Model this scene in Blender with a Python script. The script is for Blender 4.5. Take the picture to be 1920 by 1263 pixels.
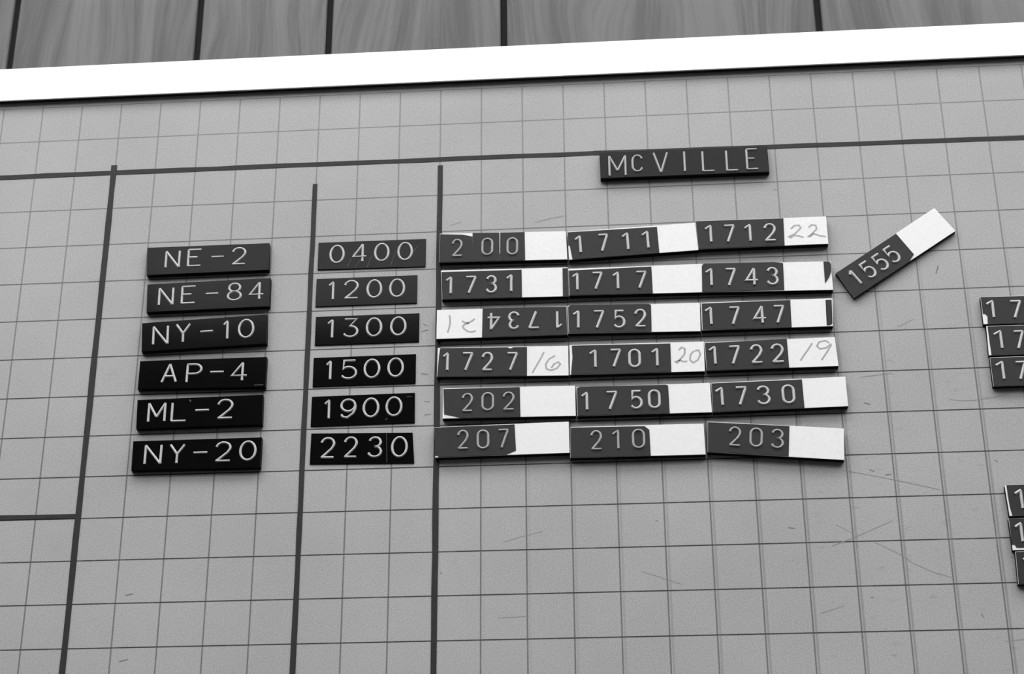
import bpy, bmesh, math, random
from mathutils import Matrix, Vector

# ---------------------------------------------------------------- clear
for o in list(bpy.data.objects):
    bpy.data.objects.remove(o)
scene = bpy.context.scene
COL = scene.collection
S = 0.0254            # one square of the board's grid is one inch
ZC = 1.35             # height of the camera above the floor
YB = -0.018           # front face of the board (the wall panelling is at y = 0)
CAM_V = -18.34416     # camera height on the board's own scale, in squares
Z0 = ZC - CAM_V * S   # world height of the board's scale origin

def W(u, v, h=0.0):
    """board squares (right, up, out of the board) -> world metres"""
    return Vector((u * S, YB - h * S, Z0 + v * S))

# ---------------------------------------------------------------- camera
R = [[0.9965762004588729, 0.003090412126671143, -0.08262158332931105],
     [0.032875619107642834, 0.9020938140824504, 0.43028588666423045],
     [0.07586217995315028, -0.4315289097465211, 0.8989036264837792]]
cam_d = bpy.data.cameras.new('camera')
cam = bpy.data.objects.new('camera', cam_d)
COL.objects.link(cam)
B = Matrix(((1, 0, 0), (0, 0, -1), (0, 1, 0)))
M3 = B @ Matrix(R).transposed()
cam.matrix_world = Matrix.Translation(W(1.9780421, CAM_V, 37.245037)) @ M3.to_4x4()
cam_d.sensor_width = 36.0
cam_d.lens = 36.0 * 3405.92 / 1920.0
cam_d.shift_x = 71.602 / 1920.0
cam_d.shift_y = 48.166 / 1920.0
cam_d.clip_start = 0.01
scene.camera = cam

# ---------------------------------------------------------------- world, exposure
world = bpy.data.worlds.new('world')
scene.world = world
world.use_nodes = True
world.node_tree.nodes['Background'].inputs[0].default_value = (0.5, 0.5, 0.5, 1)
world.node_tree.nodes['Background'].inputs[1].default_value = 0.05
scene.view_settings.view_transform = 'Standard'
scene.view_settings.look = 'None'
scene.view_settings.gamma = 1.0
scene.view_settings.use_curve_mapping = False
scene.view_settings.exposure = 0.0
LAMP = (8.8, 6.4, 3.4)   # radiance of the ceiling's fluorescent panels: full row by the board, dimmed rows behind

# measured tags: centre, angle, outline, characters, tape pieces and pencil strokes, in board squares
TAGS = [
 {'n':'NE-2','k':'name','c':[-7.4845,2.4238],'a':0.0036,'t':0.14,'q':[[-1.4895,0.3768],[1.4612,0.3656],[1.4778,-0.3656],[-1.4495,-0.3768]],'ch':[['N',-0.8495,0.0211,0.3774,0.4914],['E',-0.3188,0.0396,0.3647,0.491],['-',0.2361,0.0409,0.3519,0.4904],['2',0.7462,0.0361,0.3607,0.4897]],'tp':[],'pc':[],'h':182,'f':0},
 {'n':'NE-84','k':'name','c':[-7.4082,1.4508],'a':0.0158,'t':0.14,'q':[[-1.4798,0.3735],[1.4625,0.3782],[1.4665,-0.3782],[-1.4493,-0.3735]],'ch':[['N',-1.007,0.0164,0.3832,0.4951],['E',-0.4707,0.0311,0.3682,0.4946],['-',0.0892,0.0312,0.3485,0.494],['8',0.619,0.0488,0.3621,0.4936],['4',1.1454,0.0454,0.3873,0.4931]],'tp':[],'pc':[],'h':187,'f':0},
 {'n':'NY-10','k':'name','c':[-7.4394,0.4584],'a':0.0368,'t':0.14,'q':[[-1.4826,0.3754],[1.4707,0.3829],[1.4714,-0.3829],[-1.4594,-0.3754]],'ch':[['N',-1.0289,0.0171,0.3935,0.5135],['Y',-0.4971,0.0341,0.3716,0.5132],['-',0.0591,0.0363,0.3521,0.5127],['1',0.5071,0.0413,0.1453,0.5124],['0',0.985,0.0389,0.3931,0.5119]],'tp':[],'pc':[],'h':198,'f':0},
 {'n':'AP-4','k':'name','c':[-7.4141,-0.5752],'a':-0.0082,'t':0.14,'q':[[-1.4885,0.3588],[1.4783,0.3836],[1.4907,-0.3836],[-1.4805,-0.3588]],'ch':[['A',-0.7678,0.0218,0.389,0.5079],['P',-0.1898,0.0058,0.3811,0.5069],['-',0.3437,0.0238,0.3664,0.5064],['4',0.8677,0.0168,0.4049,0.5056]],'tp':[],'pc':[],'h':200,'f':0},
 {'n':'ML-2','k':'name','c':[-7.4109,-1.5418],'a':0.0088,'t':0.14,'q':[[-1.4651,0.362],[1.4473,0.3727],[1.4581,-0.3727],[-1.4402,-0.362]],'ch':[['M',-0.9899,0.026,0.4316,0.5104],['L',-0.4725,0.0164,0.3846,0.5097],['-',0.0616,0.0357,0.3678,0.5092],['2',0.5921,0.0452,0.3854,0.5087]],'tp':[],'pc':[],'h':205,'f':0},
 {'n':'NY-20','k':'name','c':[-7.4109,-2.578],'a':-0.0027,'t':0.14,'q':[[-1.4811,0.3576],[1.4704,0.3678],[1.4741,-0.3678],[-1.4634,-0.3576]],'ch':[['N',-0.9925,0.0103,0.4155,0.5067],['Y',-0.4411,0.0114,0.3804,0.5059],['-',0.0922,0.0275,0.3683,0.5054],['2',0.6126,0.0367,0.3811,0.5048],['0',1.1718,0.0422,0.4006,0.5041]],'tp':[],'pc':[],'h':208,'f':0},
 {'n':'0400','k':'time','c':[-3.5877,2.4406],'a':-0.0053,'t':0.03,'q':[[-1.2834,0.3667],[1.2765,0.3743],[1.28,-0.3743],[-1.273,-0.3667]],'ch':[['0',-0.8276,0.029,0.3714,0.5116],['4',-0.2822,0.0452,0.3753,0.5112],['0',0.2376,0.0415,0.3745,0.5106],['0',0.7918,0.0468,0.376,0.51]],'tp':[],'pc':[],'h':195,'f':0},
 {'n':'1200','k':'time','c':[-3.6852,1.4735],'a':0.0015,'t':0.03,'q':[[-1.1902,0.3684],[1.1895,0.3698],[1.1916,-0.3698],[-1.1909,-0.3684]],'ch':[['1',-0.8293,0.0335,0.1541,0.5095],['2',-0.3552,0.0444,0.3604,0.5091],['0',0.1849,0.0397,0.3779,0.5085],['0',0.7204,0.0376,0.3839,0.5079]],'tp':[],'pc':[],'h':198,'f':0},
 {'n':'1300','k':'time','c':[-3.6412,0.4711],'a':0.0011,'t':0.03,'q':[[-1.2095,0.371],[1.2095,0.3697],[1.2094,-0.3697],[-1.2093,-0.371]],'ch':[['1',-0.8599,0.0364,0.1638,0.5118],['3',-0.3826,0.0427,0.3702,0.5113],['0',0.1599,0.0414,0.3898,0.5107],['0',0.7248,0.0441,0.389,0.5102]],'tp':[],'pc':[],'h':203,'f':0},
 {'n':'1500','k':'time','c':[-3.6753,-0.5816],'a':0.0024,'t':0.03,'q':[[-1.1834,0.3668],[1.1827,0.3704],[1.1823,-0.3704],[-1.1816,-0.3668]],'ch':[['1',-0.8253,0.0292,0.1508,0.5105],['5',-0.3507,0.0306,0.3819,0.51],['0',0.1745,0.035,0.3923,0.5095],['0',0.7199,0.0434,0.387,0.5091]],'tp':[],'pc':[],'h':207,'f':0},
 {'n':'1900','k':'time','c':[-3.6786,-1.5615],'a':0.0079,'t':0.03,'q':[[-1.1775,0.3712],[1.1802,0.3727],[1.1827,-0.3727],[-1.1855,-0.3712]],'ch':[['1',-0.819,0.0341,0.1559,0.5074],['9',-0.3326,0.033,0.378,0.5069],['0',0.1828,0.0356,0.3883,0.5064],['0',0.7072,0.0425,0.392,0.506]],'tp':[],'pc':[],'h':210,'f':0},
 {'n':'2230','k':'time','c':[-3.6762,-2.5077],'a':-0.0216,'t':0.03,'q':[[-1.1684,0.3724],[1.1291,0.371],[1.1975,-0.371],[-1.1583,-0.3724]],'ch':[['2',-0.7705,0.0123,0.344,0.5258],['2',-0.2517,0.0235,0.3257,0.5252],['r',0.2976,0.0203,0.3337,0.5244],['0',0.8488,0.0194,0.3832,0.5236]],'tp':[],'pc':[],'h':222,'f':0},
 {'n':'MCVILLE','k':'name','c':[3.8302,4.5566],'a':-0.0026,'t':0.15,'q':[[-1.9872,0.3663],[1.9795,0.3658],[1.9883,-0.3658],[-1.9805,-0.3663]],'ch':[['M',-1.5725,-0.0372,0.4337,0.5937],['C',-1.0962,0.0069,0.2871,0.491],['V',-0.5468,0.0018,0.3739,0.5932],['I',0.0165,0.0075,0.0969,0.5928],['L',0.5752,-0.0095,0.3141,0.5922],['L',1.1331,-0.0179,0.3086,0.5917],['E',1.6058,0.0003,0.3008,0.5973]],'tp':[],'pc':[],'h':208,'f':0},
 {'n':'200','k':'train','c':[-0.4785,2.4452],'a':-0.0176,'t':0.168,'q':[[-1.4923,0.3848],[1.4719,0.3776],[1.5078,-0.3776],[-1.4875,-0.3848]],'ch':[['2',-1.0729,-0.0149,0.2686,0.4809],['o',-0.3646,-0.0019,0.2852,0.4803],['o',0.2221,-0.0056,0.2796,0.4797]],'tp':[[[-1.4868,0.3676],[-0.9545,0.3422],[-0.7216,0.2849],[-0.7002,-0.379],[-1.4827,-0.3793]],[[-0.7199,0.3816],[-0.0889,0.3735],[-0.0731,-0.3777],[-0.6965,-0.3791]],[[-0.0666,0.3729],[0.5068,0.372],[0.5255,-0.3757],[-0.0681,-0.3778],[-0.0745,-0.1952],[-0.0612,-0.1759]]],'pc':[],'h':170,'f':0},
 {'n':'1731','k':'train','c':[-0.4399,1.472],'a':-0.0128,'t':0.168,'q':[[-1.4932,0.3806],[1.4658,0.3783],[1.4779,-0.3783],[-1.4505,-0.3806]],'ch':[['1',-1.2988,-0.0285,0.1725,0.4826],['7',-0.7823,-0.0292,0.2852,0.4821],['r',-0.3099,-0.0258,0.2724,0.4816],['1',0.1053,-0.0099,0.1715,0.4814]],'tp':[[[-1.4797,0.3355],[0.3901,0.3428],[0.4031,-0.3763],[-1.4433,-0.3753]],[[1.3409,0.3541],[1.4632,0.3561],[1.4731,-0.3727],[1.3444,-0.3746]]],'pc':[],'h':174,'f':0},
 {'n':'1734','k':'train','c':[-0.5133,0.4586],'a':-0.0053,'t':0.168,'q':[[-1.4984,0.3736],[1.491,0.364],[1.5051,-0.364],[-1.4977,-0.3736]],'ch':[['4',-0.1918,0.0268,0.3231,0.4775],['r',0.28,0.03,0.2716,0.4771],['7',0.74,0.0363,0.2856,0.4768],['1',1.3198,0.0195,0.1738,0.4761]],'tp':[[[-0.4405,0.3757],[1.4836,0.3533],[1.4979,-0.361],[-0.4503,-0.3673]]],'pc':[[[-1.2076,0.227],[-1.1915,0.1229],[-1.1877,0.0276],[-1.2079,-0.0939],[-1.2425,-0.2226]],[[-0.9179,0.0702],[-0.8516,0.0245],[-0.7664,0.0162],[-0.6817,0.0623],[-0.6213,0.1146]],[[-0.759,0.0105],[-0.8463,-0.0191],[-0.8993,-0.0634],[-0.8694,-0.1321],[-0.7886,-0.197],[-0.6913,-0.2245],[-0.5921,-0.19]]],'h':176,'f':1},
 {'n':'1711','k':'train','c':[2.5414,2.4628],'a':0.0408,'t':0.168,'q':[[-1.4911,0.3737],[1.4941,0.3665],[1.4961,-0.3665],[-1.4991,-0.3737]],'ch':[['1',-1.2656,0.0061,0.1844,0.4895],['7',-0.6718,-0.0016,0.2698,0.4893],['1',-0.1637,-0.0078,0.191,0.489],['1',0.3002,-0.0046,0.1956,0.4889]],'tp':[[[-1.4872,0.3563],[0.5967,0.3267],[0.5986,-0.3724],[-1.418,-0.372],[-1.4592,0.0026],[-1.4931,0.0111]]],'pc':[],'h':174,'f':0},
 {'n':'1717','k':'train','c':[2.5641,1.4334],'a':-0.0062,'t':0.168,'q':[[-1.5292,0.3495],[1.5272,0.3706],[1.5112,-0.3706],[-1.5092,-0.3495]],'ch':[['1',-1.3743,-0.0022,0.1777,0.4799],['7',-0.8599,-0.0008,0.277,0.4795],['1',-0.4412,-0.0071,0.1819,0.4791],['7',0.1464,-0.0084,0.2806,0.4787]],'tp':[[[-1.5201,0.2992],[0.3875,0.3366],[0.4007,-0.3654],[-1.4995,-0.3443]]],'pc':[],'h':174,'f':0},
 {'n':'1752','k':'train','c':[2.5066,0.4481],'a':-0.0147,'t':0.168,'q':[[-1.5129,0.3519],[1.5071,0.3631],[1.4979,-0.3631],[-1.492,-0.3519]],'ch':[['1',-1.3156,-0.0058,0.1807,0.4811],['7',-0.7958,-0.0184,0.2813,0.4806],['5',-0.3299,-0.0216,0.2856,0.4801],['2',0.1464,-0.0061,0.2826,0.4799]],'tp':[[[-1.4985,0.3243],[-1.4281,0.3688],[0.3441,0.3571],[0.3964,0.3313],[0.3944,-0.3425],[0.3394,-0.3492],[-1.4824,-0.3387]]],'pc':[],'h':178,'f':0},
 {'n':'1712','k':'train','c':[5.5378,2.5574],'a':0.002,'t':0.168,'q':[[-1.5085,0.3775],[1.4995,0.3641],[1.4929,-0.3641],[-1.484,-0.3775]],'ch':[['1',-1.2347,0.0119,0.1946,0.4889],['7',-0.7453,-0.0049,0.284,0.4885],['1',-0.3288,-0.0072,0.1939,0.4882],['2',0.1827,-0.011,0.295,0.4879]],'tp':[[[-1.504,0.3688],[0.5165,0.3537],[0.4942,-0.3607],[-1.4789,-0.3722]]],'pc':[[[0.6701,0.0648],[0.7487,0.1455],[0.8584,0.1545],[0.8965,0.0824],[0.7572,-0.0654],[0.607,-0.1369],[0.6456,-0.1695],[0.7421,-0.1067],[0.8369,-0.1307],[0.9424,-0.1718]],[[1.0755,0.0826],[1.1434,0.1469],[1.2437,0.131],[1.2556,0.0378],[1.1291,-0.0965],[1.0276,-0.1617],[1.0881,-0.1589],[1.1783,-0.0848],[1.318,-0.1471],[1.4483,-0.1754]]],'h':174,'f':0},
 {'n':'1743','k':'train','c':[5.5619,1.3922],'a':-0.0168,'t':0.168,'q':[[-1.4803,0.3638],[1.4747,0.3717],[1.4864,-0.3717],[-1.4808,-0.3638]],'ch':[['1',-1.3043,0.0149,0.1924,0.4832],['7',-0.8085,0.0028,0.2759,0.4827],['4',-0.3287,0.0047,0.3232,0.4824],['r',0.137,0.007,0.282,0.482]],'tp':[[[-1.4576,0.3218],[-1.4073,0.3786],[0.182,0.377],[0.3965,0.3495],[0.3882,-0.3483],[-1.4709,-0.3559]],[[1.3118,0.3648],[1.4499,0.3586],[1.4765,0.2891],[1.4714,0.0972],[1.42,-0.0382],[1.3144,-0.2046]]],'pc':[],'h':176,'f':0},
 {'n':'1747','k':'train','c':[5.5121,0.4335],'a':-0.0014,'t':0.168,'q':[[-1.4701,0.3525],[1.4956,0.3544],[1.4555,-0.3544],[-1.481,-0.3525]],'ch':[['1',-1.3159,-0.0019,0.1952,0.4841],['7',-0.7289,-0.0187,0.2801,0.4836],['4',-0.1598,-0.0132,0.3197,0.4833],['7',0.2746,-0.0216,0.279,0.483]],'tp':[[[-1.4522,0.3274],[0.5463,0.3425],[0.5305,-0.3547],[-1.4661,-0.3396]],[[1.336,0.312],[1.4733,0.3121],[1.4448,-0.2821],[1.3945,-0.3229],[1.3144,-0.3252]]],'pc':[],'h':180,'f':0},
 {'n':'1727','k':'train','c':[-0.4956,-0.5312],'a':-0.0218,'t':0.168,'q':[[-1.4915,0.366],[1.4843,0.3733],[1.4981,-0.3733],[-1.491,-0.366]],'ch':[['1',-1.3006,0.0025,0.1642,0.4874],['7',-0.7954,-0.0023,0.2819,0.4868],['2',-0.3466,-0.0036,0.2741,0.4863],['7',0.2214,-0.0146,0.2806,0.4855]],'tp':[[[-1.4353,0.3544],[0.1157,0.3518],[0.1402,0.3247],[0.2075,0.329],[0.2264,0.3528],[0.5487,0.3531],[0.5576,-0.3681],[-1.4839,-0.3608],[-1.4535,0.1727]]],'pc':[[[0.9342,0.2166],[0.8754,0.0845],[0.7815,-0.0995],[0.6761,-0.3039]],[[1.1862,0.125],[1.0552,0.0421],[0.9773,-0.0892],[0.9973,-0.203],[1.1048,-0.2415],[1.2356,-0.1906],[1.309,-0.0861],[1.2587,-0.0351],[1.1635,-0.0839],[1.1045,-0.1835]]],'h':183,'f':0},
 {'n':'202','k':'train','c':[-0.3586,-1.5462],'a':-0.0112,'t':0.168,'q':[[-1.4925,0.3725],[1.4858,0.372],[1.495,-0.372],[-1.4883,-0.3725]],'ch':[['2',-0.9337,0.0039,0.267,0.4687],['o',-0.4756,0.0142,0.2927,0.4683],['2',-0.0064,0.0163,0.2802,0.4679]],'tp':[[[-1.4825,0.3513],[0.244,0.3625],[0.2606,-0.3702],[-1.0606,-0.3717],[-1.2756,-0.3101],[-1.4548,-0.2698]]],'pc':[],'h':180,'f':0},
 {'n':'207','k':'train','c':[-0.523,-2.4597],'a':0.0107,'t':0.168,'q':[[-1.5119,0.3685],[1.4992,0.378],[1.4996,-0.378],[-1.4869,-0.3685]],'ch':[['2',-0.865,0.0327,0.2669,0.4803],['o',-0.4171,0.0185,0.2899,0.4798],['7',0.0419,0.0166,0.2659,0.4794]],'tp':[[[-1.5071,0.358],[0.2911,0.3566],[0.313,-0.2721],[0.1338,-0.3456],[0.1101,-0.3623],[-1.4116,-0.3616],[-1.4305,-0.3202],[-1.4917,-0.3176]]],'pc':[],'h':188,'f':0},
 {'n':'1701','k':'train','c':[2.5361,-0.5601],'a':-0.0066,'t':0.168,'q':[[-1.5109,0.3746],[1.5182,0.3714],[1.5085,-0.3714],[-1.5159,-0.3746]],'ch':[['1',-0.9889,0.0053,0.1952,0.4814],['7',-0.4739,0.003,0.2827,0.481],['o',-0.0492,-0.0098,0.2917,0.4805],['1',0.4074,0.0003,0.1846,0.4803]],'tp':[[[-1.4584,0.357],[0.7655,0.3416],[0.7631,-0.3626],[-1.4872,-0.365],[-1.4481,0.0588]]],'pc':[[[0.9487,0.1715],[1.0104,0.2359],[1.0871,0.1991],[1.0745,0.0619],[0.9508,-0.0794],[0.8549,-0.116],[0.9011,-0.1437],[0.9744,-0.0801],[1.0436,-0.1216],[1.1266,-0.1109]],[[1.2859,0.1427],[1.2112,0.0525],[1.1869,-0.0785],[1.2592,-0.1543],[1.3706,-0.0841],[1.4286,0.0565],[1.3905,0.158],[1.3023,0.1396]]],'h':182,'f':0},
 {'n':'1750','k':'train','c':[2.6546,-1.5889],'a':-0.001,'t':0.168,'q':[[-1.494,0.3564],[1.4847,0.3586],[1.4941,-0.3586],[-1.4849,-0.3564]],'ch':[['1',-1.3162,-0.0058,0.1815,0.4788],['7',-0.7101,-0.0105,0.2868,0.4783],['5',-0.1637,-0.0054,0.2885,0.478],['o',0.2351,-0.0033,0.288,0.4777]],'tp':[[[-1.4827,0.3299],[-1.423,0.3539],[0.4989,0.3456],[0.5544,0.3229],[0.5632,-0.3564],[-1.4777,-0.3489]]],'pc':[],'h':185,'f':0},
 {'n':'210','k':'train','c':[2.4773,-2.5792],'a':-0.0043,'t':0.168,'q':[[-1.4675,0.3702],[1.4699,0.37],[1.4812,-0.37],[-1.4837,-0.3702]],'ch':[['2',-0.9022,0.0308,0.268,0.4817],['1',-0.476,0.0316,0.1838,0.4814],['o',0.0275,0.0378,0.2972,0.4811]],'tp':[[[-1.463,0.3547],[0.1677,0.3438],[0.2717,0.2542],[0.2827,-0.3702],[-1.4789,-0.3628]]],'pc':[],'h':190,'f':0},
 {'n':'1722','k':'train','c':[5.5331,-0.5672],'a':0.0072,'t':0.168,'q':[[-1.4717,0.3525],[1.4509,0.3615],[1.468,-0.3615],[-1.4472,-0.3525]],'ch':[['1',-1.3004,0.0141,0.1931,0.4873],['7',-0.8065,0.0002,0.2867,0.4869],['2',-0.3179,0.0076,0.2885,0.4867],['2',0.1493,0.0054,0.302,0.4865]],'tp':[[[-1.4538,0.3357],[0.3818,0.3567],[0.3797,-0.3611],[-1.4422,-0.3474]]],'pc':[[[0.9351,0.2261],[0.8413,0.0852],[0.7361,-0.0547],[0.6429,-0.1948]],[[1.3163,0.2169],[1.2327,0.2787],[1.0945,0.2532],[1.0342,0.1504],[1.0983,0.0791],[1.2405,0.099],[1.3466,0.1892],[1.346,0.1549],[1.2425,-0.0115],[1.1093,-0.2022]]],'h':185,'f':0},
 {'n':'1730','k':'train','c':[5.6519,-1.5667],'a':0.0165,'t':0.168,'q':[[-1.4751,0.3583],[1.4866,0.3598],[1.4785,-0.3598],[-1.4901,-0.3583]],'ch':[['1',-1.3222,0.0059,0.2049,0.4794],['7',-0.8321,-0.0037,0.2858,0.4791],['r',-0.3509,-0.0103,0.3084,0.4789],['o',0.1984,-0.0126,0.3008,0.4786]],'tp':[[[-1.4692,0.3424],[0.5271,0.3373],[0.5218,-0.3574],[-1.4851,-0.3535]]],'pc':[],'h':186,'f':0},
 {'n':'203','k':'train','c':[5.4943,-2.6701],'a':-0.0925,'t':0.168,'q':[[-1.4941,0.3661],[1.4703,0.3726],[1.4882,-0.3726],[-1.4644,-0.3661]],'ch':[['2',-0.8835,0.0344,0.2807,0.4795],['o',-0.4216,0.037,0.2984,0.4788],['r',0.0404,0.0346,0.2908,0.4781]],'tp':[[[-1.4887,0.3486],[0.2931,0.358],[0.2926,-0.3588],[-1.4602,-0.3583]]],'pc':[],'h':190,'f':0},
 {'n':'1555','k':'train','c':[8.5305,1.9417],'a':0.592,'t':0.11,'q':[[-1.4221,0.3715],[1.4599,0.3777],[1.4524,-0.3777],[-1.4902,-0.3715]],'ch':[['1',-1.1597,0.0136,0.1355,0.4702],['5',-0.7873,-0.0007,0.2831,0.4719],['5',-0.4403,-0.0128,0.2833,0.4736],['5',-0.1053,-0.0125,0.2835,0.4753]],'tp':[[[-1.4233,0.3667],[0.3236,0.3684],[0.3019,-0.2951],[0.1995,-0.3345],[0.1174,-0.3715],[-1.4873,-0.3694]]],'pc':[],'h':205,'f':0},
 {'n':'x1','k':'train','c':[11.8217,0.3381],'a':-0.012,'t':0.14,'q':[[-1.5251,0.3456],[1.5249,0.3456],[1.5251,-0.3456],[-1.5249,-0.3456]],'ch':[['1',-1.3419,0.0183,0.2081,0.4746],['7',-0.7742,-0.0019,0.2849,0.4742]],'tp':[[[-1.5219,0.3361],[0.4749000000000001,0.3336],[0.4749000000000001,-0.3396],[-1.4327,-0.3411],[-1.4194,-0.155],[-1.4671,-0.0836],[-1.514,-0.0823]]],'pc':[],'h':202,'f':0},
 {'n':'x2','k':'train','c':[11.8572,-0.4006],'a':0.0,'t':0.14,'q':[[-1.5131,0.3629],[1.5369,0.3629],[1.5131,-0.3629],[-1.5369,-0.3629]],'ch':[['1',-1.2962,0.0096,0.2225,0.481],['7',-0.8327,-0.0148,0.2624,0.4806]],'tp':[[[-1.486,0.3502],[0.4869000000000001,0.3509],[0.4869000000000001,-0.3569],[-1.482,-0.3603],[-1.4858,-0.0478]]],'pc':[],'h':208,'f':0},
 {'n':'x3','k':'train','c':[11.8542,-1.168],'a':0.0,'t':0.14,'q':[[-1.5216,0.3539],[1.5284,0.3539],[1.5216,-0.3539],[-1.5284,-0.3539]],'ch':[['1',-1.3415,0.017,0.2167,0.4779],['7',-0.8768,0.0003,0.2723,0.4776]],'tp':[[[-1.5169,0.3423],[0.47839999999999994,0.3419],[0.47839999999999994,-0.3479],[-1.5219,-0.3496]]],'pc':[],'h':210,'f':0},
 {'n':'y1','k':'train','c':[11.8217,-4.2091],'a':0.0,'t':0.14,'q':[[-1.5355,0.3499],[1.5145,0.3499],[1.5355,-0.3499],[-1.5145,-0.3499]],'ch':[['1',-1.2771,0.0192,0.1968,0.4792]],'tp':[[[-1.4988,0.3488],[0.4644999999999999,0.3379],[0.4644999999999999,-0.3439],[-1.4566,-0.3406],[-1.4822,-0.1854],[-1.4959,0.0367]]],'pc':[],'h':215,'f':0},
 {'n':'y2','k':'train','c':[11.803,-4.9711],'a':0.0,'t':0.14,'q':[[-1.5267,0.358],[1.5233,0.358],[1.5267,-0.358],[-1.5233,-0.358]],'ch':[['1',-1.3494,0.0309,0.1912,0.4714]],'tp':[[[-1.5192,0.3534],[0.47330000000000005,0.346],[0.47330000000000005,-0.352],[-1.4457,-0.2994],[-1.4678,-0.2337],[-1.528,-0.2321]]],'pc':[],'h':215,'f':0},
 {'n':'y3','k':'train','c':[11.8386,-5.7208],'a':0.0,'t':0.14,'q':[[-1.5125,0.3602],[1.5375,0.3602],[1.5125,-0.3602],[-1.5375,-0.3602]],'ch':[['1',-1.3059,0.0466,0.1895,0.4638]],'tp':[[[-1.5056,0.3513],[0.48750000000000004,0.3482],[0.48750000000000004,-0.3542],[-1.5307,-0.354]]],'pc':[],'h':215,'f':0},
]
SCUFFS = [[[8.417, 0.075], [8.791, 0.262]], [[9.368, -1.74], [9.594, -1.786], [9.907, -1.784], [10.294, -1.733], [10.683, -1.656]], [[7.507, -1.766], [7.643, -1.81]], [[7.48, -1.14], [8.191, -1.06]], [[6.907, -3.352], [7.581, -3.51], [8.25, -3.679], [8.945, -3.873]], [[6.537, -5.087], [7.002, -4.918], [7.859, -4.553]], [[6.655, -4.605], [7.011, -4.821]], [[7.443, -5.027], [7.976, -5.329], [8.213, -5.526], [8.604, -5.727], [8.999, -5.867]], [[6.16, -6.585], [6.445, -6.498], [6.683, -6.433]], [[9.912, -7.27], [10.132, -7.252], [10.406, -7.224]], [[-0.516, -4.813], [-0.085, -4.689], [0.346, -4.59]], [[2.462, -5.559], [2.877, -5.701], [3.301, -5.867]], [[-0.637, -6.521], [0.013, -6.501]], [[-8.791, -5.824], [-8.616, -5.792]], [[-8.801, -7.309], [-8.606, -7.266]], [[5.893, 3.794], [5.978, 3.776]], [[0.272, 3.15], [0.613, 3.236], [0.954, 3.293]], [[-1.752, 3.153], [-1.461, 3.241]], [[9.408, 1.398], [9.442, 1.493], [9.478, 1.603]], [[5.642, -4.65], [5.777, -4.666]], [[9.494, -6.662], [9.538, -6.756]], [[-2.348, 0.571], [-2.236, 0.512]], [[-2.382, 0.366], [-2.222, 0.415]], [[-2.294, -1.391], [-2.16, -1.409]], [[-2.277, -1.735], [-2.132, -1.714]], [[-2.365, -0.695], [-2.206, -0.727]], [[2.804, -4.412], [2.85, -4.413]], [[-1.884, -5.485], [-1.838, -5.498]], [[7.48, -3.357], [7.59, -3.41]], [[7.811, -3.492], [7.949, -3.484]], [[10.176, -3.215], [10.238, -3.267]], [[7.253, -6.259], [7.31, -6.249]]]
# ---------------------------------------------------------------- helpers
def empty(name, loc, roty=0.0):
    o = bpy.data.objects.new(name, None)
    o.empty_display_size = 0.02
    o.location = loc
    o.rotation_euler = (0, roty, 0)
    COL.objects.link(o)
    return o

def mesh_obj(name, verts, faces, mat, parent=None, loc=None, smooth=False):
    me = bpy.data.meshes.new(name)
    me.from_pydata([tuple(v) for v in verts], [], faces)
    bm = bmesh.new(); bm.from_mesh(me)
    bmesh.ops.recalc_face_normals(bm, faces=bm.faces)
    bm.to_mesh(me); bm.free()
    if smooth:
        for p in me.polygons: p.use_smooth = True
    if mat: me.materials.append(mat)
    o = bpy.data.objects.new(name, me)
    COL.objects.link(o)
    if parent: o.parent = parent
    if loc is not None: o.location = loc
    return o

def tag(o, label, cat, group=None):
    o['label'] = label; o['category'] = cat
    if group: o['group'] = group
    return o

def structure(o):
    o['kind'] = 'structure'
    return o

def box(x0, x1, y0, y1, z0, z1):
    v = [(x, y, z) for z in (z0, z1) for y in (y0, y1) for x in (x0, x1)]
    f = [(0, 1, 3, 2), (4, 6, 7, 5), (0, 4, 5, 1), (2, 3, 7, 6), (0, 2, 6, 4), (1, 5, 7, 3)]
    return v, f

def bevel_box(x0, x1, y0, y1, z0, z1, b):
    """box whose front edges (towards -y) carry a small chamfer"""
    ring = lambda y, i: [(x0 + i, y, z0 + i), (x1 - i, y, z0 + i), (x1 - i, y, z1 - i), (x0 + i, y, z1 - i)]
    v = ring(y1, 0) + ring(y0 + b, 0) + ring(y0, b)
    f = [(0, 1, 2, 3), (8, 9, 10, 11)]
    for r in (0, 4):
        for k in range(4):
            f.append((r + k, r + (k + 1) % 4, r + 4 + (k + 1) % 4, r + 4 + k))
    return v, f

def slab(poly, h0, h1, b=0.0):
    """flat piece with outline poly (squares), from height h0 to h1 above the board, chamfered front edge"""
    n = len(poly)
    P = [Vector((p[0], p[1])) for p in poly]
    area = sum(P[i].x * P[(i + 1) % n].y - P[(i + 1) % n].x * P[i].y for i in range(n))
    if area < 0: P.reverse()
    ins = []
    for i in range(n):
        a, c, d = P[i - 1], P[i], P[(i + 1) % n]
        e1 = (c - a).normalized(); e2 = (d - c).normalized()
        n1 = Vector((-e1.y, e1.x)); n2 = Vector((-e2.y, e2.x))
        m = (n1 + n2)
        m = m / max(0.35, m.dot(n1)) if m.length > 1e-6 else n1
        ins.append(c + m * b)
    L = lambda p, h: (p.x * S, -h * S, p.y * S)
    v = [L(p, h0) for p in P] + [L(p, h1 - b) for p in P] + [L(p, h1) for p in ins]
    f = [tuple(range(n)), tuple(range(2 * n, 3 * n))]
    for r in (0, n):
        for k in range(n):
            f.append((r + k, r + (k + 1) % n, r + n + (k + 1) % n, r + n + k))
    return v, f

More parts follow.
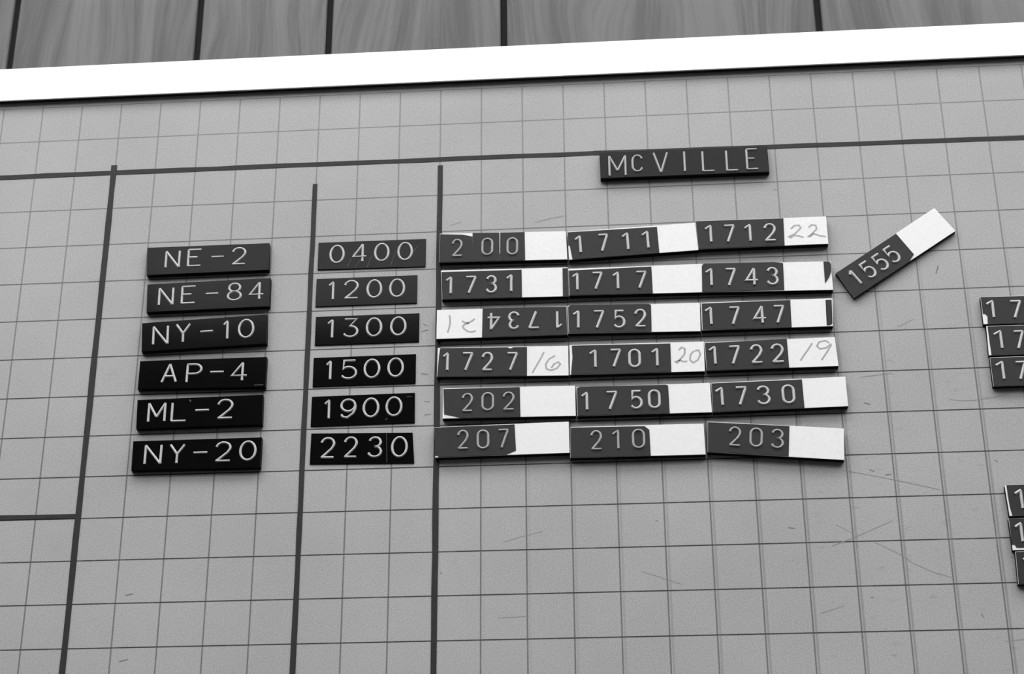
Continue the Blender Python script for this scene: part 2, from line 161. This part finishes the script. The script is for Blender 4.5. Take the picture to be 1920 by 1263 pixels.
def ridge(strokes, h0, wid, hgt, flat=False):
    """raised rounded strokes (embossed lettering) or flat ribbons (pencil) standing on height h0"""
    prof = [(-1, 0.0), (-0.72, 0.62), (-0.3, 0.95), (0.3, 0.95), (0.72, 0.62), (1, 0.0)] if not flat else [(-1, 0), (-1, 1), (1, 1), (1, 0)]
    V, F = [], []
    k = len(prof)
    for st in strokes:
        pts = [Vector(p) for p in st]
        closed = (pts[0] - pts[-1]).length < 1e-5 and len(pts) > 3
        if closed: pts = pts[:-1]
        n = len(pts); base = len(V)
        for i in range(n):
            a = pts[i - 1] if (i > 0 or closed) else None
            c = pts[(i + 1) % n] if (i < n - 1 or closed) else None
            e1 = (pts[i] - a).normalized() if a is not None else (c - pts[i]).normalized()
            e2 = (c - pts[i]).normalized() if c is not None else e1
            n1 = Vector((-e1.y, e1.x)); n2 = Vector((-e2.y, e2.x))
            m = n1 + n2
            m = m / max(0.55, m.dot(n1)) if m.length > 1e-6 else n1
            for (s, t) in prof:
                q = pts[i] + m * (s * wid * 0.5)
                V.append((q.x * S, -(h0 + t * hgt) * S, q.y * S))
        for i in range(n if closed else n - 1):
            j = (i + 1) % n
            for s in range(k - 1):
                F.append((base + i * k + s, base + i * k + s + 1, base + j * k + s + 1, base + j * k + s))
        if not closed:
            F.append(tuple(base + s for s in range(k)))
            F.append(tuple(base + (n - 1) * k + s for s in range(k)))
    return V, F

# ---------------------------------------------------------------- materials
class N:
    """small node-graph writer"""
    def __init__(self, name):
        self.m = bpy.data.materials.new(name); self.m.use_nodes = True
        self.t = self.m.node_tree; self.b = self.t.nodes['Principled BSDF']
    def n(self, typ, **k):
        x = self.t.nodes.new(typ)
        for a, v in k.items(): setattr(x, a, v)
        return x
    def l(self, a, b): self.t.links.new(a, b)
    def math(self, op, a, b=None, clamp=False):
        x = self.n('ShaderNodeMath', operation=op, use_clamp=clamp)
        for i, s in enumerate((a, b)):
            if s is None: continue
            if isinstance(s, (int, float)): x.inputs[i].default_value = s
            else: self.l(s, x.inputs[i])
        return x.outputs[0]
    def smooth(self, val, a, b, lo=0.0, hi=1.0):
        x = self.n('ShaderNodeMapRange', interpolation_type='SMOOTHSTEP')
        self.l(val, x.inputs[0])
        for i, v in enumerate((a, b, lo, hi)): x.inputs[i + 1].default_value = v
        return x.outputs[0]
    def grey(self, val):
        x = self.n('ShaderNodeCombineColor')
        for i in range(3):
            if isinstance(val, (int, float)): x.inputs[i].default_value = val
            else: self.l(val, x.inputs[i])
        return x.outputs[0]
    def noise(self, vec, scale, detail=3, rough=0.5):
        x = self.n('ShaderNodeTexNoise'); x.inputs['Scale'].default_value = scale
        x.inputs['Detail'].default_value = detail; x.inputs['Roughness'].default_value = rough
        if vec is not None: self.l(vec, x.inputs['Vector'])
        return x.outputs['Fac']
    def coord(self, scale=(1, 1, 1), kind='Object', rnd=False):
        tc = self.n('ShaderNodeTexCoord'); mp = self.n('ShaderNodeMapping')
        mp.inputs['Scale'].default_value = scale
        self.l(tc.outputs[kind], mp.inputs['Vector'])
        if rnd:
            oi = self.n('ShaderNodeObjectInfo'); cx = self.n('ShaderNodeCombineXYZ')
            for i, f in enumerate((3.1, 7.7, 5.3)): self.l(self.math('MULTIPLY', oi.outputs['Random'], f), cx.inputs[i])
            self.l(cx.outputs[0], mp.inputs['Location'])
        return mp.outputs[0]
    def bump(self, h, strength, dist=0.001):
        x = self.n('ShaderNodeBump'); x.inputs['Strength'].default_value = strength; x.inputs['Distance'].default_value = dist
        self.l(h, x.inputs['Height']); self.l(x.outputs[0], self.b.inputs['Normal'])
    def done(self, col, rough=0.5, spec=0.5):
        if isinstance(col, (int, float)): col = self.grey(col)
        self.l(col, self.b.inputs['Base Color'])
        if isinstance(rough, (int, float)): self.b.inputs['Roughness'].default_value = rough
        else: self.l(rough, self.b.inputs['Roughness'])
        self.b.inputs['Specular IOR Level'].default_value = spec
        return self.m

def plain(name, v, var=0.06, rough=0.5, spec=0.4, scale=120, bump=0.05, rvar=0.0):
    g = N(name); c = g.coord(rnd=True)
    n1 = g.noise(c, scale, 4, 0.6)
    col = g.math('MULTIPLY_ADD', n1, 2 * var * v); g.t.nodes[-1].inputs[2].default_value = v * (1 - var)
    if bump: g.bump(n1, bump, 0.0004)
    r = rough
    if rvar:
        r = g.math('MULTIPLY_ADD', g.noise(c, scale * .4, 2), rvar); g.t.nodes[-1].inputs[2].default_value = rough - rvar / 2
    return g.done(g.grey(col), r, spec)

def make_wood():
    g = N('wood_panel')
    c = g.coord((1, 1, 0.05), rnd=True)
    warp = g.noise(g.coord((4, 4, 2.2), rnd=True), 2.0, 2)
    vm = g.n('ShaderNodeVectorMath', operation='MULTIPLY_ADD')
    cx = g.n('ShaderNodeCombineXYZ'); g.l(warp, cx.inputs[0])
    g.l(cx.outputs[0], vm.inputs[0]); vm.inputs[1].default_value = (0.08, 0, 0); g.l(c, vm.inputs[2])
    broad = g.noise(vm.outputs[0], 55, 3, 0.55)
    fine = g.noise(vm.outputs[0], 420, 3, 0.6)
    mix = g.math('ADD', g.math('MULTIPLY', broad, 0.75), g.math('MULTIPLY', fine, 0.25))
    v = g.smooth(mix, 0.36, 0.64, 0.068, 0.138)
    g.bump(fine, 0.1, 0.0003)
    return g.done(g.grey(v), 0.55, 0.3)

def make_board():
    """pale satin board with a printed inch grid, faint smudges and the grain of the coating"""
    g = N('grid_board')
    tc = g.n('ShaderNodeTexCoord'); sp = g.n('ShaderNodeSeparateXYZ')
    g.l(tc.outputs['Object'], sp.inputs[0])
    u = g.math('DIVIDE', sp.outputs[0], S); v = g.math('DIVIDE', sp.outputs[2], S)
    wob = g.noise(tc.outputs['Object'], 90, 2)
    def line(c, off, half, soft):
        d = g.math('ABSOLUTE', g.math('SUBTRACT', g.math('FRACT', g.math('ADD', c, 0.5 - off + 40)), 0.5))
        return g.smooth(d, half, half + soft, 1.0, 0.0)
    inside = g.math('LESS_THAN', v, 7.008)
    # verticals: a thin line and beside it a faint second printing that shows more to the lower right
    v1 = g.math('MULTIPLY', line(u, 0.0, 0.005, 0.022), inside)
    amt = g.math('MULTIPLY', g.smooth(u, -4.0, 9.0), g.smooth(v, 5.0, -5.0))
    v2 = g.math('MULTIPLY', g.math('MULTIPLY', line(u, 0.062, 0.006, 0.034), inside), amt)
    h1 = g.math('MULTIPLY', line(v, 0.0, 0.007, 0.014), inside)
    hstr = g.smooth(v, 6.5, -2.0, 0.48, 0.93)
    ink = g.math('MAXIMUM', g.math('MULTIPLY', v1, g.smooth(v, 6.5, -4.0, 0.40, 0.62)), g.math('MAXIMUM', g.math('MULTIPLY', h1, hstr), g.math('MULTIPLY', v2, 0.32)))
    ink = g.math('MULTIPLY', ink, g.smooth(wob, 0.2, 0.5, 0.8, 1.0))
    cloud = g.noise(tc.outputs['Object'], 9, 4, 0.6)
    st = g.n('ShaderNodeMapping'); st.inputs['Scale'].default_value = (1, 1, 2.6); g.l(tc.outputs['Object'], st.inputs[0])
    smear = g.smooth(g.noise(st.outputs[0], 85, 5, 0.65), 0.57, 0.78, 0.0, 0.30)
    where = g.math('MAXIMUM', g.math('MULTIPLY', g.smooth(u, 3.0, 8.0), g.smooth(v, 3.0, -4.0)), 0.25)
    grain = g.noise(tc.outputs['Object'], 1500, 2, 0.7)
    base = g.math('MULTIPLY', g.smooth(cloud, 0.25, 0.75, 0.345, 0.385), g.smooth(grain, 0.34, 0.66, 0.85, 1.15))
    base = g.math('MULTIPLY', base, g.math('SUBTRACT', 1.0, g.math('MULTIPLY', smear, where)))
    val = g.math('MULTIPLY', base, g.math('SUBTRACT', 1.0, ink))
    return g.done(g.grey(val), 0.6, 0.15)

MAT = {
    'wood': make_wood(),
    'groove_and_shade': plain('groove_and_shade_paint', 0.02, 0.2, 0.8, 0.1),  # panelling joints, and the shade painted under the board's frame
    'board': make_board(),
    'trim': plain('white_trim', 0.95, 0.01, 0.35, 0.4, 60, 0.02),
    'tape': plain('divider_tape', 0.027, 0.25, 0.55, 0.15, 300, 0.2),
    'gloss': plain('glossy_black_plastic', 0.0025, 0.3, 0.10, 0.15, 160, 0.015, 0.04),
    'satin': plain('satin_black_plastic', 0.009, 0.2, 0.35, 0.14, 200, 0.03),
    'rim': plain('worn_grey_plastic', 0.05, 0.3, 0.5, 0.3, 200, 0.05),
    'label': plain('embossing_tape', 0.030, 0.12, 0.5, 0.14, 260, 0.05),
    'magnet': plain('black_magnet', 0.006, 0.2, 0.7, 0.1, 200, 0.1),
    'vinyl': plain('white_vinyl', 0.77, 0.09, 0.5, 0.2, 700, 0.03),
    'emboss': plain('whitened_plastic', 0.50, 0.16, 0.45, 0.3, 900, 0.2),
    'faint': plain('faintly_whitened_plastic', 0.36, 0.16, 0.45, 0.3, 900, 0.2),
    'worn': plain('dulled_plastic_lettering', 0.42, 0.16, 0.45, 0.3, 900, 0.2),
    'pencil': plain('pencil_lead', 0.36, 0.35, 0.6, 0.3, 900, 0.1),
    'scuff': plain('scuff_grey', 0.25, 0.25, 0.7, 0.1, 500, 0.0),
    'smudge': plain('dark_smudge', 0.17, 0.5, 0.7, 0.1, 500, 0.0),
    'ceiling': plain('ceiling_paint', 0.80, 0.02, 0.8, 0.2, 30, 0.05),
    'floor': plain('floor_tile', 0.07, 0.2, 0.5, 0.3, 12, 0.02),
    'sidewall': plain('painted_wall', 0.16, 0.04, 0.7, 0.2, 25, 0.04),
    'darkwall': plain('dark_panel_wall', 0.045, 0.2, 0.6, 0.2, 20, 0.04),
    'metal': plain('white_enamel', 0.7, 0.02, 0.4, 0.4, 60, 0.02),
}
def make_lamp(power):
    g = N('lit_diffuser')
    g.b.inputs['Emission Color'].default_value = (1, 1, 1, 1)
    g.b.inputs['Emission Strength'].default_value = power
    return g.done(0.8, 0.5, 0.3)
LAMPS = [make_lamp(p) for p in LAMP]

# ---------------------------------------------------------------- the room
RX, RY, RZ = 1.9, -2.62, 3.1
ROOM_T = 0.08
rnd = random.Random(4)
structure(mesh_obj('floor', *box(-RX, RX, RY, 0.03, -ROOM_T, 0.0), MAT['floor']))
structure(mesh_obj('ceiling', *box(-RX, RX, RY, 0.03, RZ, RZ + ROOM_T), MAT['ceiling']))
structure(mesh_obj('wall_left', *box(-RX - ROOM_T, -RX, RY, 0.03, 0, RZ), MAT['sidewall']))
structure(mesh_obj('wall_right', *box(RX, RX + ROOM_T, RY, 0.03, 0, RZ), MAT['sidewall']))
structure(mesh_obj('wall_front', *box(-RX - ROOM_T, RX + ROOM_T, RY - ROOM_T, RY, 0, RZ), MAT['darkwall']))
wall = structure(mesh_obj('wall_back', *box(-RX - ROOM_T, RX + ROOM_T, 0.0035, 0.03 + ROOM_T, 0, RZ), MAT['groove_and_shade']))
# planks of the panelling: joints seen in the photograph, the rest in the same mix of widths
joints = [-13.33, -8.405, -4.99, -0.493, 7.423]
gw = 0.165
widths = [6.0, 3.4, 4.9, 4.5, 7.9, 3.9]
edges = list(joints)
k = 0
while edges[-1] * S < RX - 0.08:
    edges.append(edges[-1] + widths[k % 6]); k += 1
edges[-1] = RX / S + gw / 2
k = 2
while edges[0] * S > -RX + 0.08:
    edges.insert(0, edges[0] - widths[k % 6]); k += 1
edges[0] = -RX / S - gw / 2
for a, b in zip(edges[:-1], edges[1:]):
    x0, x1 = (a + gw / 2) * S, (b - gw / 2) * S
    vv, ff = bevel_box(-(x1 - x0) / 2, (x1 - x0) / 2, 0.0, 0.0035, 0.0, RZ, 0.0008)
    mesh_obj('plank', vv, ff, MAT['wood'], wall, ((x0 + x1) / 2, 0, 0))

# recessed fluorescent panels that fill most of the ceiling
PW, PD = 0.92, 0.60
for iy, py in enumerate((-0.62, -1.40, -2.17)):
    for px in (-1.389, -0.463, 0.463, 1.389):
        fix = tag(empty('light_panel', (px, py, RZ)), ('bright fluorescent panel in the ceiling, in the row next to the board', 'dimmed fluorescent panel in the ceiling, in the middle row', 'dimmed fluorescent panel in the ceiling, beside the dark wall')[iy], 'ceiling light', 'fluorescent panels in the ceiling')
        f = 0.025
        vv, ff = [], []
        for (x0, x1, y0, y1) in ((-PW/2, PW/2, -PD/2, -PD/2+f), (-PW/2, PW/2, PD/2-f, PD/2), (-PW/2, -PW/2+f, -PD/2+f, PD/2-f), (PW/2-f, PW/2, -PD/2+f, PD/2-f)):
            b, q = box(x0, x1, y0, y1, -0.014, 0.0)
            ff += [tuple(len(vv) + k for k in t) for t in q]; vv += b
        mesh_obj('frame', vv, ff, MAT['metal'], fix)
        mesh_obj('diffuser', *box(-PW/2+f, PW/2-f, -PD/2+f, PD/2-f, -0.007, 0.0), LAMPS[iy], fix)

# ---------------------------------------------------------------- the schedule board
BL_, BR_, BB, BT = -22.0, 24.0, -18.0, 8.122
board = tag(empty('schedule_board', W(0, 0, 0)), 'pale grid-ruled magnetic schedule board with white frame on wood panelling', 'board')
mesh_obj('panel', *box(BL_ * S, BR_ * S, 0.0, -YB - 0.0002, BB * S, (BT - .1) * S), MAT['board'], board)
FH = 0.15
RW = 0.965
yb, yf = -YB - 0.0002, -FH * S
def frame_piece(name, x0, x1, z0, z1):
    """white cap on an added narrower core, coloured dark as the shade under its edge"""
    c = mesh_obj(name, *bevel_box(x0 * S, x1 * S, yf, yf + 0.03 * S, z0 * S, z1 * S, 0.0003), MAT['trim'], board)
    i = 0.012
    mesh_obj('frame_shade_core', *box((x0 + i) * S, (x1 - i) * S, yf + 0.03 * S, yb, (z0 + i) * S, (z1 - i) * S), MAT['groove_and_shade'], c)  # added core, its dark colour stands in for shade below the cap
frame_piece('frame_rail', BL_, BR_, BT - RW, BT)
frame_piece('frame_rail', BL_, BR_, BB, BB + RW)
frame_piece('frame_stile', BL_, BL_ + RW, BB + RW, BT - RW)
frame_piece('frame_stile', BR_ - RW, BR_, BB + RW, BT - RW)

def tape_strip(p0, p1, wid, seed, top=0.008):
    """hand-laid strip of tape: edges waver a little"""
    r = random.Random(seed)
    p0, p1 = Vector(p0), Vector(p1)
    d = (p1 - p0); L = d.length; d /= L; nn = Vector((-d.y, d.x))
    n = max(6, int(L / 0.8))
    left, right = [], []
    for i in range(n + 1):
        q = p0 + d * (L * i / n)
        left.append(q + nn * (wid / 2 + r.uniform(-.008, .008)))
        right.append(q - nn * (wid / 2 + r.uniform(-.008, .008)))
    V = []
    for h in (0.0, top):
        V += [(q.x * S, -h * S, q.y * S) for q in left] + [(q.x * S, -h * S, q.y * S) for q in right]
    m = n + 1; F = []
    for i in range(n):
        F.append((2 * m + i, 2 * m + i + 1, 3 * m + i + 1, 3 * m + i))
        F.append((i, i + 1, 2 * m + i + 1, 2 * m + i))
        F.append((m + i, m + i + 1, 3 * m + i + 1, 3 * m + i))
    F += [(0, m, 3 * m, 2 * m), (m - 1, 2 * m - 1, 4 * m - 1, 3 * m - 1)]
    return mesh_obj('divider_tape', V, F, MAT['tape'], board)

tape_strip((BL_ + RW, 4.97), (-10.0, 5.01), 0.13, 1)
tape_strip((-10.0, 5.01), (1.7, 5.0), 0.12, 5)
tape_strip((1.7, 5.0), (BR_ - RW, 4.86), 0.115, 6)
tape_strip((-10.03, 5.22), (-10.02, -15.0), 0.135, 2, 0.014)
tape_strip((-5.02, 4.45), (-5.005, -15.0), 0.115, 3, 0.014)
tape_strip((-1.99, 4.83), (-2.008, -15.0), 0.130, 4, 0.014)
tape_strip((BL_ + RW, -3.90), (-10.06, -3.94), 0.11, 7)
r = random.Random(11)
for s in SCUFFS:
    short = (Vector(s[0]) - Vector(s[-1])).length < 0.25
    mesh_obj('scuff_mark', *ridge([s], 0.0006, r.uniform(.018, .03) if short else r.uniform(.012, .022), 0.0014, flat=True), MAT['smudge' if short else 'scuff'], board)

# ---------------------------------------------------------------- embossed lettering
def arc(cx, cy, rx, ry, a0, a1, n=14):
    return [(cx + rx * math.cos(math.radians(a0 + (a1 - a0) * i / n)), cy + ry * math.sin(math.radians(a0 + (a1 - a0) * i / n))) for i in range(n + 1)]

def glyph(ch, w, h):
    """centre lines of a character in a box w x h centred on the origin"""
    asp = w / h
    X = lambda x: (x - .5) * w
    Y = lambda y: (y - .5) * h
    ry = min(.5, .5 * asp * 1.0)          # corner radius of a stadium, in box heights
    G = {
        '1': [[(0, .80), (.45, .90), (1, 1)], [(.93, .985), (.93, 0)]],
        '7': [[(0, 1), (1, 1)], [(.97, 1), (.28, 0)]],
        '0': [arc(.5, .5, .5, .5, 0, 360, 32)],
        'o': [arc(.5, 1 - ry, .5, ry, 0, 180, 12) + arc(.5, ry, .5, ry, 180, 360, 12) + [(1, 1 - ry)]],
        '2': [arc(.49, .72, .49, .28, 172, -22, 14) + [(.78, .44), (.42, .22), (.04, .0)], [(0, 0), (1, 0)]],
        '3': [[(.05, 1), (.95, 1), (.42, .60)] + arc(.48, .30, .52, .30, 88, -155, 14)],
        'r': [arc(.49, .755, .46, .245, 165, -75, 12) + [(.45, .515)], [(.45, .515)] + arc(.49, .265, .51, .265, 72, -165, 14)],
        '4': [[(.70, 1), (0, .28), (1, .28)], [(.70, 1), (.70, 0)]],
        '5': [[(.93, 1), (.14, 1), (.06, .50)] + arc(.46, .325, .54, .325, 125, -148, 14)],
        '8': [arc(.5, .755, .43, .245, 0, 360, 22), arc(.5, .26, .5, .26, 0, 360, 22)],
        '9': [arc(.49, .68, .49, .32, 0, 360, 24), arc(.20, .62, .80, .62, 5, -62, 10)[:8] + [(.42, .0), (.12, .06), (0, .18)]],
        '-': [[(0, .5), (1, .5)]],
        'N': [[(0, 0), (0, 1)], [(0, 1), (1, 0)], [(1, 0), (1, 1)]],
        'E': [[(0, 0), (0, 1)], [(0, 1), (1, 1)], [(0, .53), (.72, .53)], [(0, 0), (1, 0)]],
        'Y': [[(0, 1), (.5, .48)], [(1, 1), (.5, .48)], [(.5, .48), (.5, 0)]],
        'A': [[(0, 0), (.5, 1)], [(1, 0), (.5, 1)], [(.17, .33), (.83, .33)]],
        'P': [[(0, 0), (0, 1)], [(0, 1), (.55, 1)] + arc(.55, .735, .45, .265, 85, -85, 12) + [(0, .47)]],
        'M': [[(0, 0), (0, 1)], [(0, 1), (.5, .25)], [(.5, .25), (1, 1)], [(1, 1), (1, 0)]],
        'L': [[(0, 1), (0, 0)], [(0, 0), (1, 0)]],
        'C': [arc(.5, .66, .5, .34, 22, 180, 12) + arc(.5, .34, .5, .34, 180, 338, 12)],
        'V': [[(0, 1), (.5, 0)], [(.5, 0), (1, 1)]],
        'I': [[(.5, 0), (.5, 1)]],
    }[ch]
    return [[(X(x), Y(y)) for x, y in st] for st in G]

NAMES = {'-': 'dash', 'o': 'digit', 'r': 'digit'}
def add_chars(rec, parent, h0, wid, hgt, mat='emboss'):
    for ch, a, b, w, h in rec['ch']:
        ww, hh = max(w - wid, 0.004), max(h - wid, 0.01)
        g = glyph(ch, ww, hh)
        if rec['f']: g = [[(-x, -y) for x, y in st] for st in g]
        g = [[(x + a, y + b) for x, y in st] for st in g]
        nm = NAMES.get(ch) or ('digit' if ch.isdigit() else 'letter')
        mesh_obj('embossed_' + nm, *ridge(g, h0 - 0.002, wid, hgt), MAT[mat], parent, smooth=False)

TRAIN = {
    '200': 'number tag reading 200 on three pieces of tape, blank white end',
    '1711': 'tilted number tag with torn white left corner, reading 1711 beside the 200 tag',
    '1712': 'number tag under the MCVILLE plate with a pencilled double 2 on its white end',
    '1731': 'number tag reading 1731, white gap then a narrow dark end piece',
    '1717': 'number tag reading 1717 with plain white end, between 1731 and 1743',
    '1743': 'number tag reading 1743 with a torn dark scrap on its white end',
    '1734': 'upside-down number tag with pencilled white end beside the vertical tape line',
    '1752': 'number tag reading 1752 with plain white end, touching the upside-down tag',
    '1747': 'number tag reading 1747, straight dark strip closing its white end',
    '1727': 'number tag with a white nick above its last 7 and pencilled 16',
    '1701': 'number tag reading 1701 whose short white end has 20 pencilled on it',
    '1722': 'number tag reading 1722 with slanting pencilled 19 on a wide white end',
    '202': 'number tag reading 202, white showing at its torn lower corner',
    '1750': 'number tag reading 1750 with plain white end, between tags 202 and 1730',
    '1730': 'number tag reading 1730 with plain white end jutting past the other rows',
    '207': 'number tag reading 207 in faint digits, smudged white end, below tag 202',
    '210': 'number tag reading 210 in faint digits, clipped tape corner, between 207 and 203',
    '203': 'number tag reading 203 in faint digits, sloping down to its white end',
    '1555': 'number tag reading 1555 stuck on steeply slanted, apart from the rows',
    'x1': 'dark number tag starting 17 with rounded corner, uppermost of three touching tags',
    'x2': 'dark number tag starting 17, middle of three touching tags below the slanted tag',
    'x3': 'dark number tag starting 17, lowest of three touching tags, casting a shadow',
    'y1': 'dark number tag with pale worn left edge, topmost of the lower stack',
    'y2': 'dark number tag with white nicked lower corner, middle of the lower stack',
    'y3': 'dark number tag at the bottom of the lower stack, set furthest over',
}
ROWN = {'NE-2': 'dark plate reading NE-2, uppermost of the column of name plates',
        'NE-84': 'dark plate reading NE-84, directly under the NE-2 plate',
        'NY-10': 'slightly tilted glossy black plate reading NY-10',
        'AP-4': 'glossy black plate reading AP-4 with a small scratch at its corner',
        'ML-2': 'glossy black plate reading ML-2, between the AP-4 and NY-20 plates',
        'NY-20': 'glossy black plate reading NY-20, lowest of the column of name plates',
        'MCVILLE': 'long dark plate reading MCVILLE on the horizontal tape line'}
TIMES = {'0400': 'widest flat time plate, reading 0400 beside the NE-2 plate',
         '1200': 'flat time plate reading 1200 beside the NE-84 plate',
         '1300': 'flat time plate reading 1300 beside the NY-10 plate',
         '1500': 'flat black time plate reading 1500 beside the AP-4 plate',
         '1900': 'flat black time plate reading 1900 beside the ML-2 plate',
         '2230': 'flat black time plate reading 2230, skewed, beside the NY-20 plate'}

for rec in TAGS:
    th, t, kind, n = rec['a'], rec['t'], rec['k'], rec['n']
    root = empty({'train': 'number_tag', 'name': 'name_plate', 'time': 'time_plate'}[kind], W(*rec['c'], 0.0), -th)
    if kind == 'train':
        tag(root, TRAIN[n], 'number tag', 'magnetic number tags on the board')
        mesh_obj('magnet', *slab(rec['q'], 0.0, t - .020), MAT['magnet'], root)
        face = mesh_obj('face', *slab(rec['q'], t - .020, t - .011, .004), MAT['vinyl'], root)
        tapes = [mesh_obj('label_tape', *slab(p, t - .0108, t, .003), MAT['label'], root) for p in rec['tp']]
        if n == '200':
            full = rec['ch']
            for c, tp in zip(full, tapes):
                add_chars(dict(rec, ch=[c]), tp, t, .056, .030, 'faint')
        else:
            faint = n in ('202', '207', '210', '203')
            add_chars(rec, tapes[0], t, .056 if faint else .064, .032, 'faint' if faint else 'emboss')
        for st in rec['pc']:
            mesh_obj('pencil_stroke', *ridge([st], t - .0108, .040, .0015, flat=True), MAT['pencil'], face)
    else:
        if kind == 'name':
            tag(root, ROWN[n], 'name plate', 'embossed train name plates' if n != 'MCVILLE' else None)
            mesh_obj('magnet', *slab(rec['q'], 0.0, t - .030), MAT['magnet'], root)
            pl = mesh_obj('plate', *slab(rec['q'], t - .030, t, .010), MAT['satin' if n == 'MCVILLE' else 'gloss'], root)
        else:
            tag(root, TIMES[n], 'time plate', 'embossed time plates')
            pl = mesh_obj('plate', *slab(rec['q'], 0.0, t, .008), MAT['gloss'], root)
        add_chars(rec, pl, t, .054 if n == 'MCVILLE' else .058, .034, 'worn' if n == 'MCVILLE' else 'emboss')
        if n == 'AP-4':
            q = rec['q'][2]
            mesh_obj('scratch', *ridge([[(q[0] - .26, q[1] + .052), (q[0] - .05, q[1] + .055)]], t - .001, .022, .006), MAT['rim'], pl)
        def scratch(x0, y0, x1, y1, wid=.012):
            """fine scratch, in fractions of the plate from its lower left corner"""
            TL, TR, BR, BL = [Vector(p) for p in rec['q']]
            P = lambda x, y: (BL + (BR - BL) * x) * (1 - y) + (TL + (TR - TL) * x) * y
            mesh_obj('scratch', *ridge([[tuple(P(x0, y0)), tuple(P(x1, y1))]], t - .0005, wid, .0012, flat=True), MAT['rim'], pl)
        if n == '0400':
            for a in ((.27, .04, .34, .62), (.35, .04, .40, .35), (.46, .05, .50, .45), (.68, .1, .72, .6), (.80, .2, .93, .75)): scratch(*a)
        if n == '2230': scratch(.74, .03, .745, .97)
        if n == 'ML-2': scratch(.415, .93, .43, .86, .03)
        if n == '1900': scratch(.72, .12, .735, .18, .02); scratch(.92, .87, .97, .87)
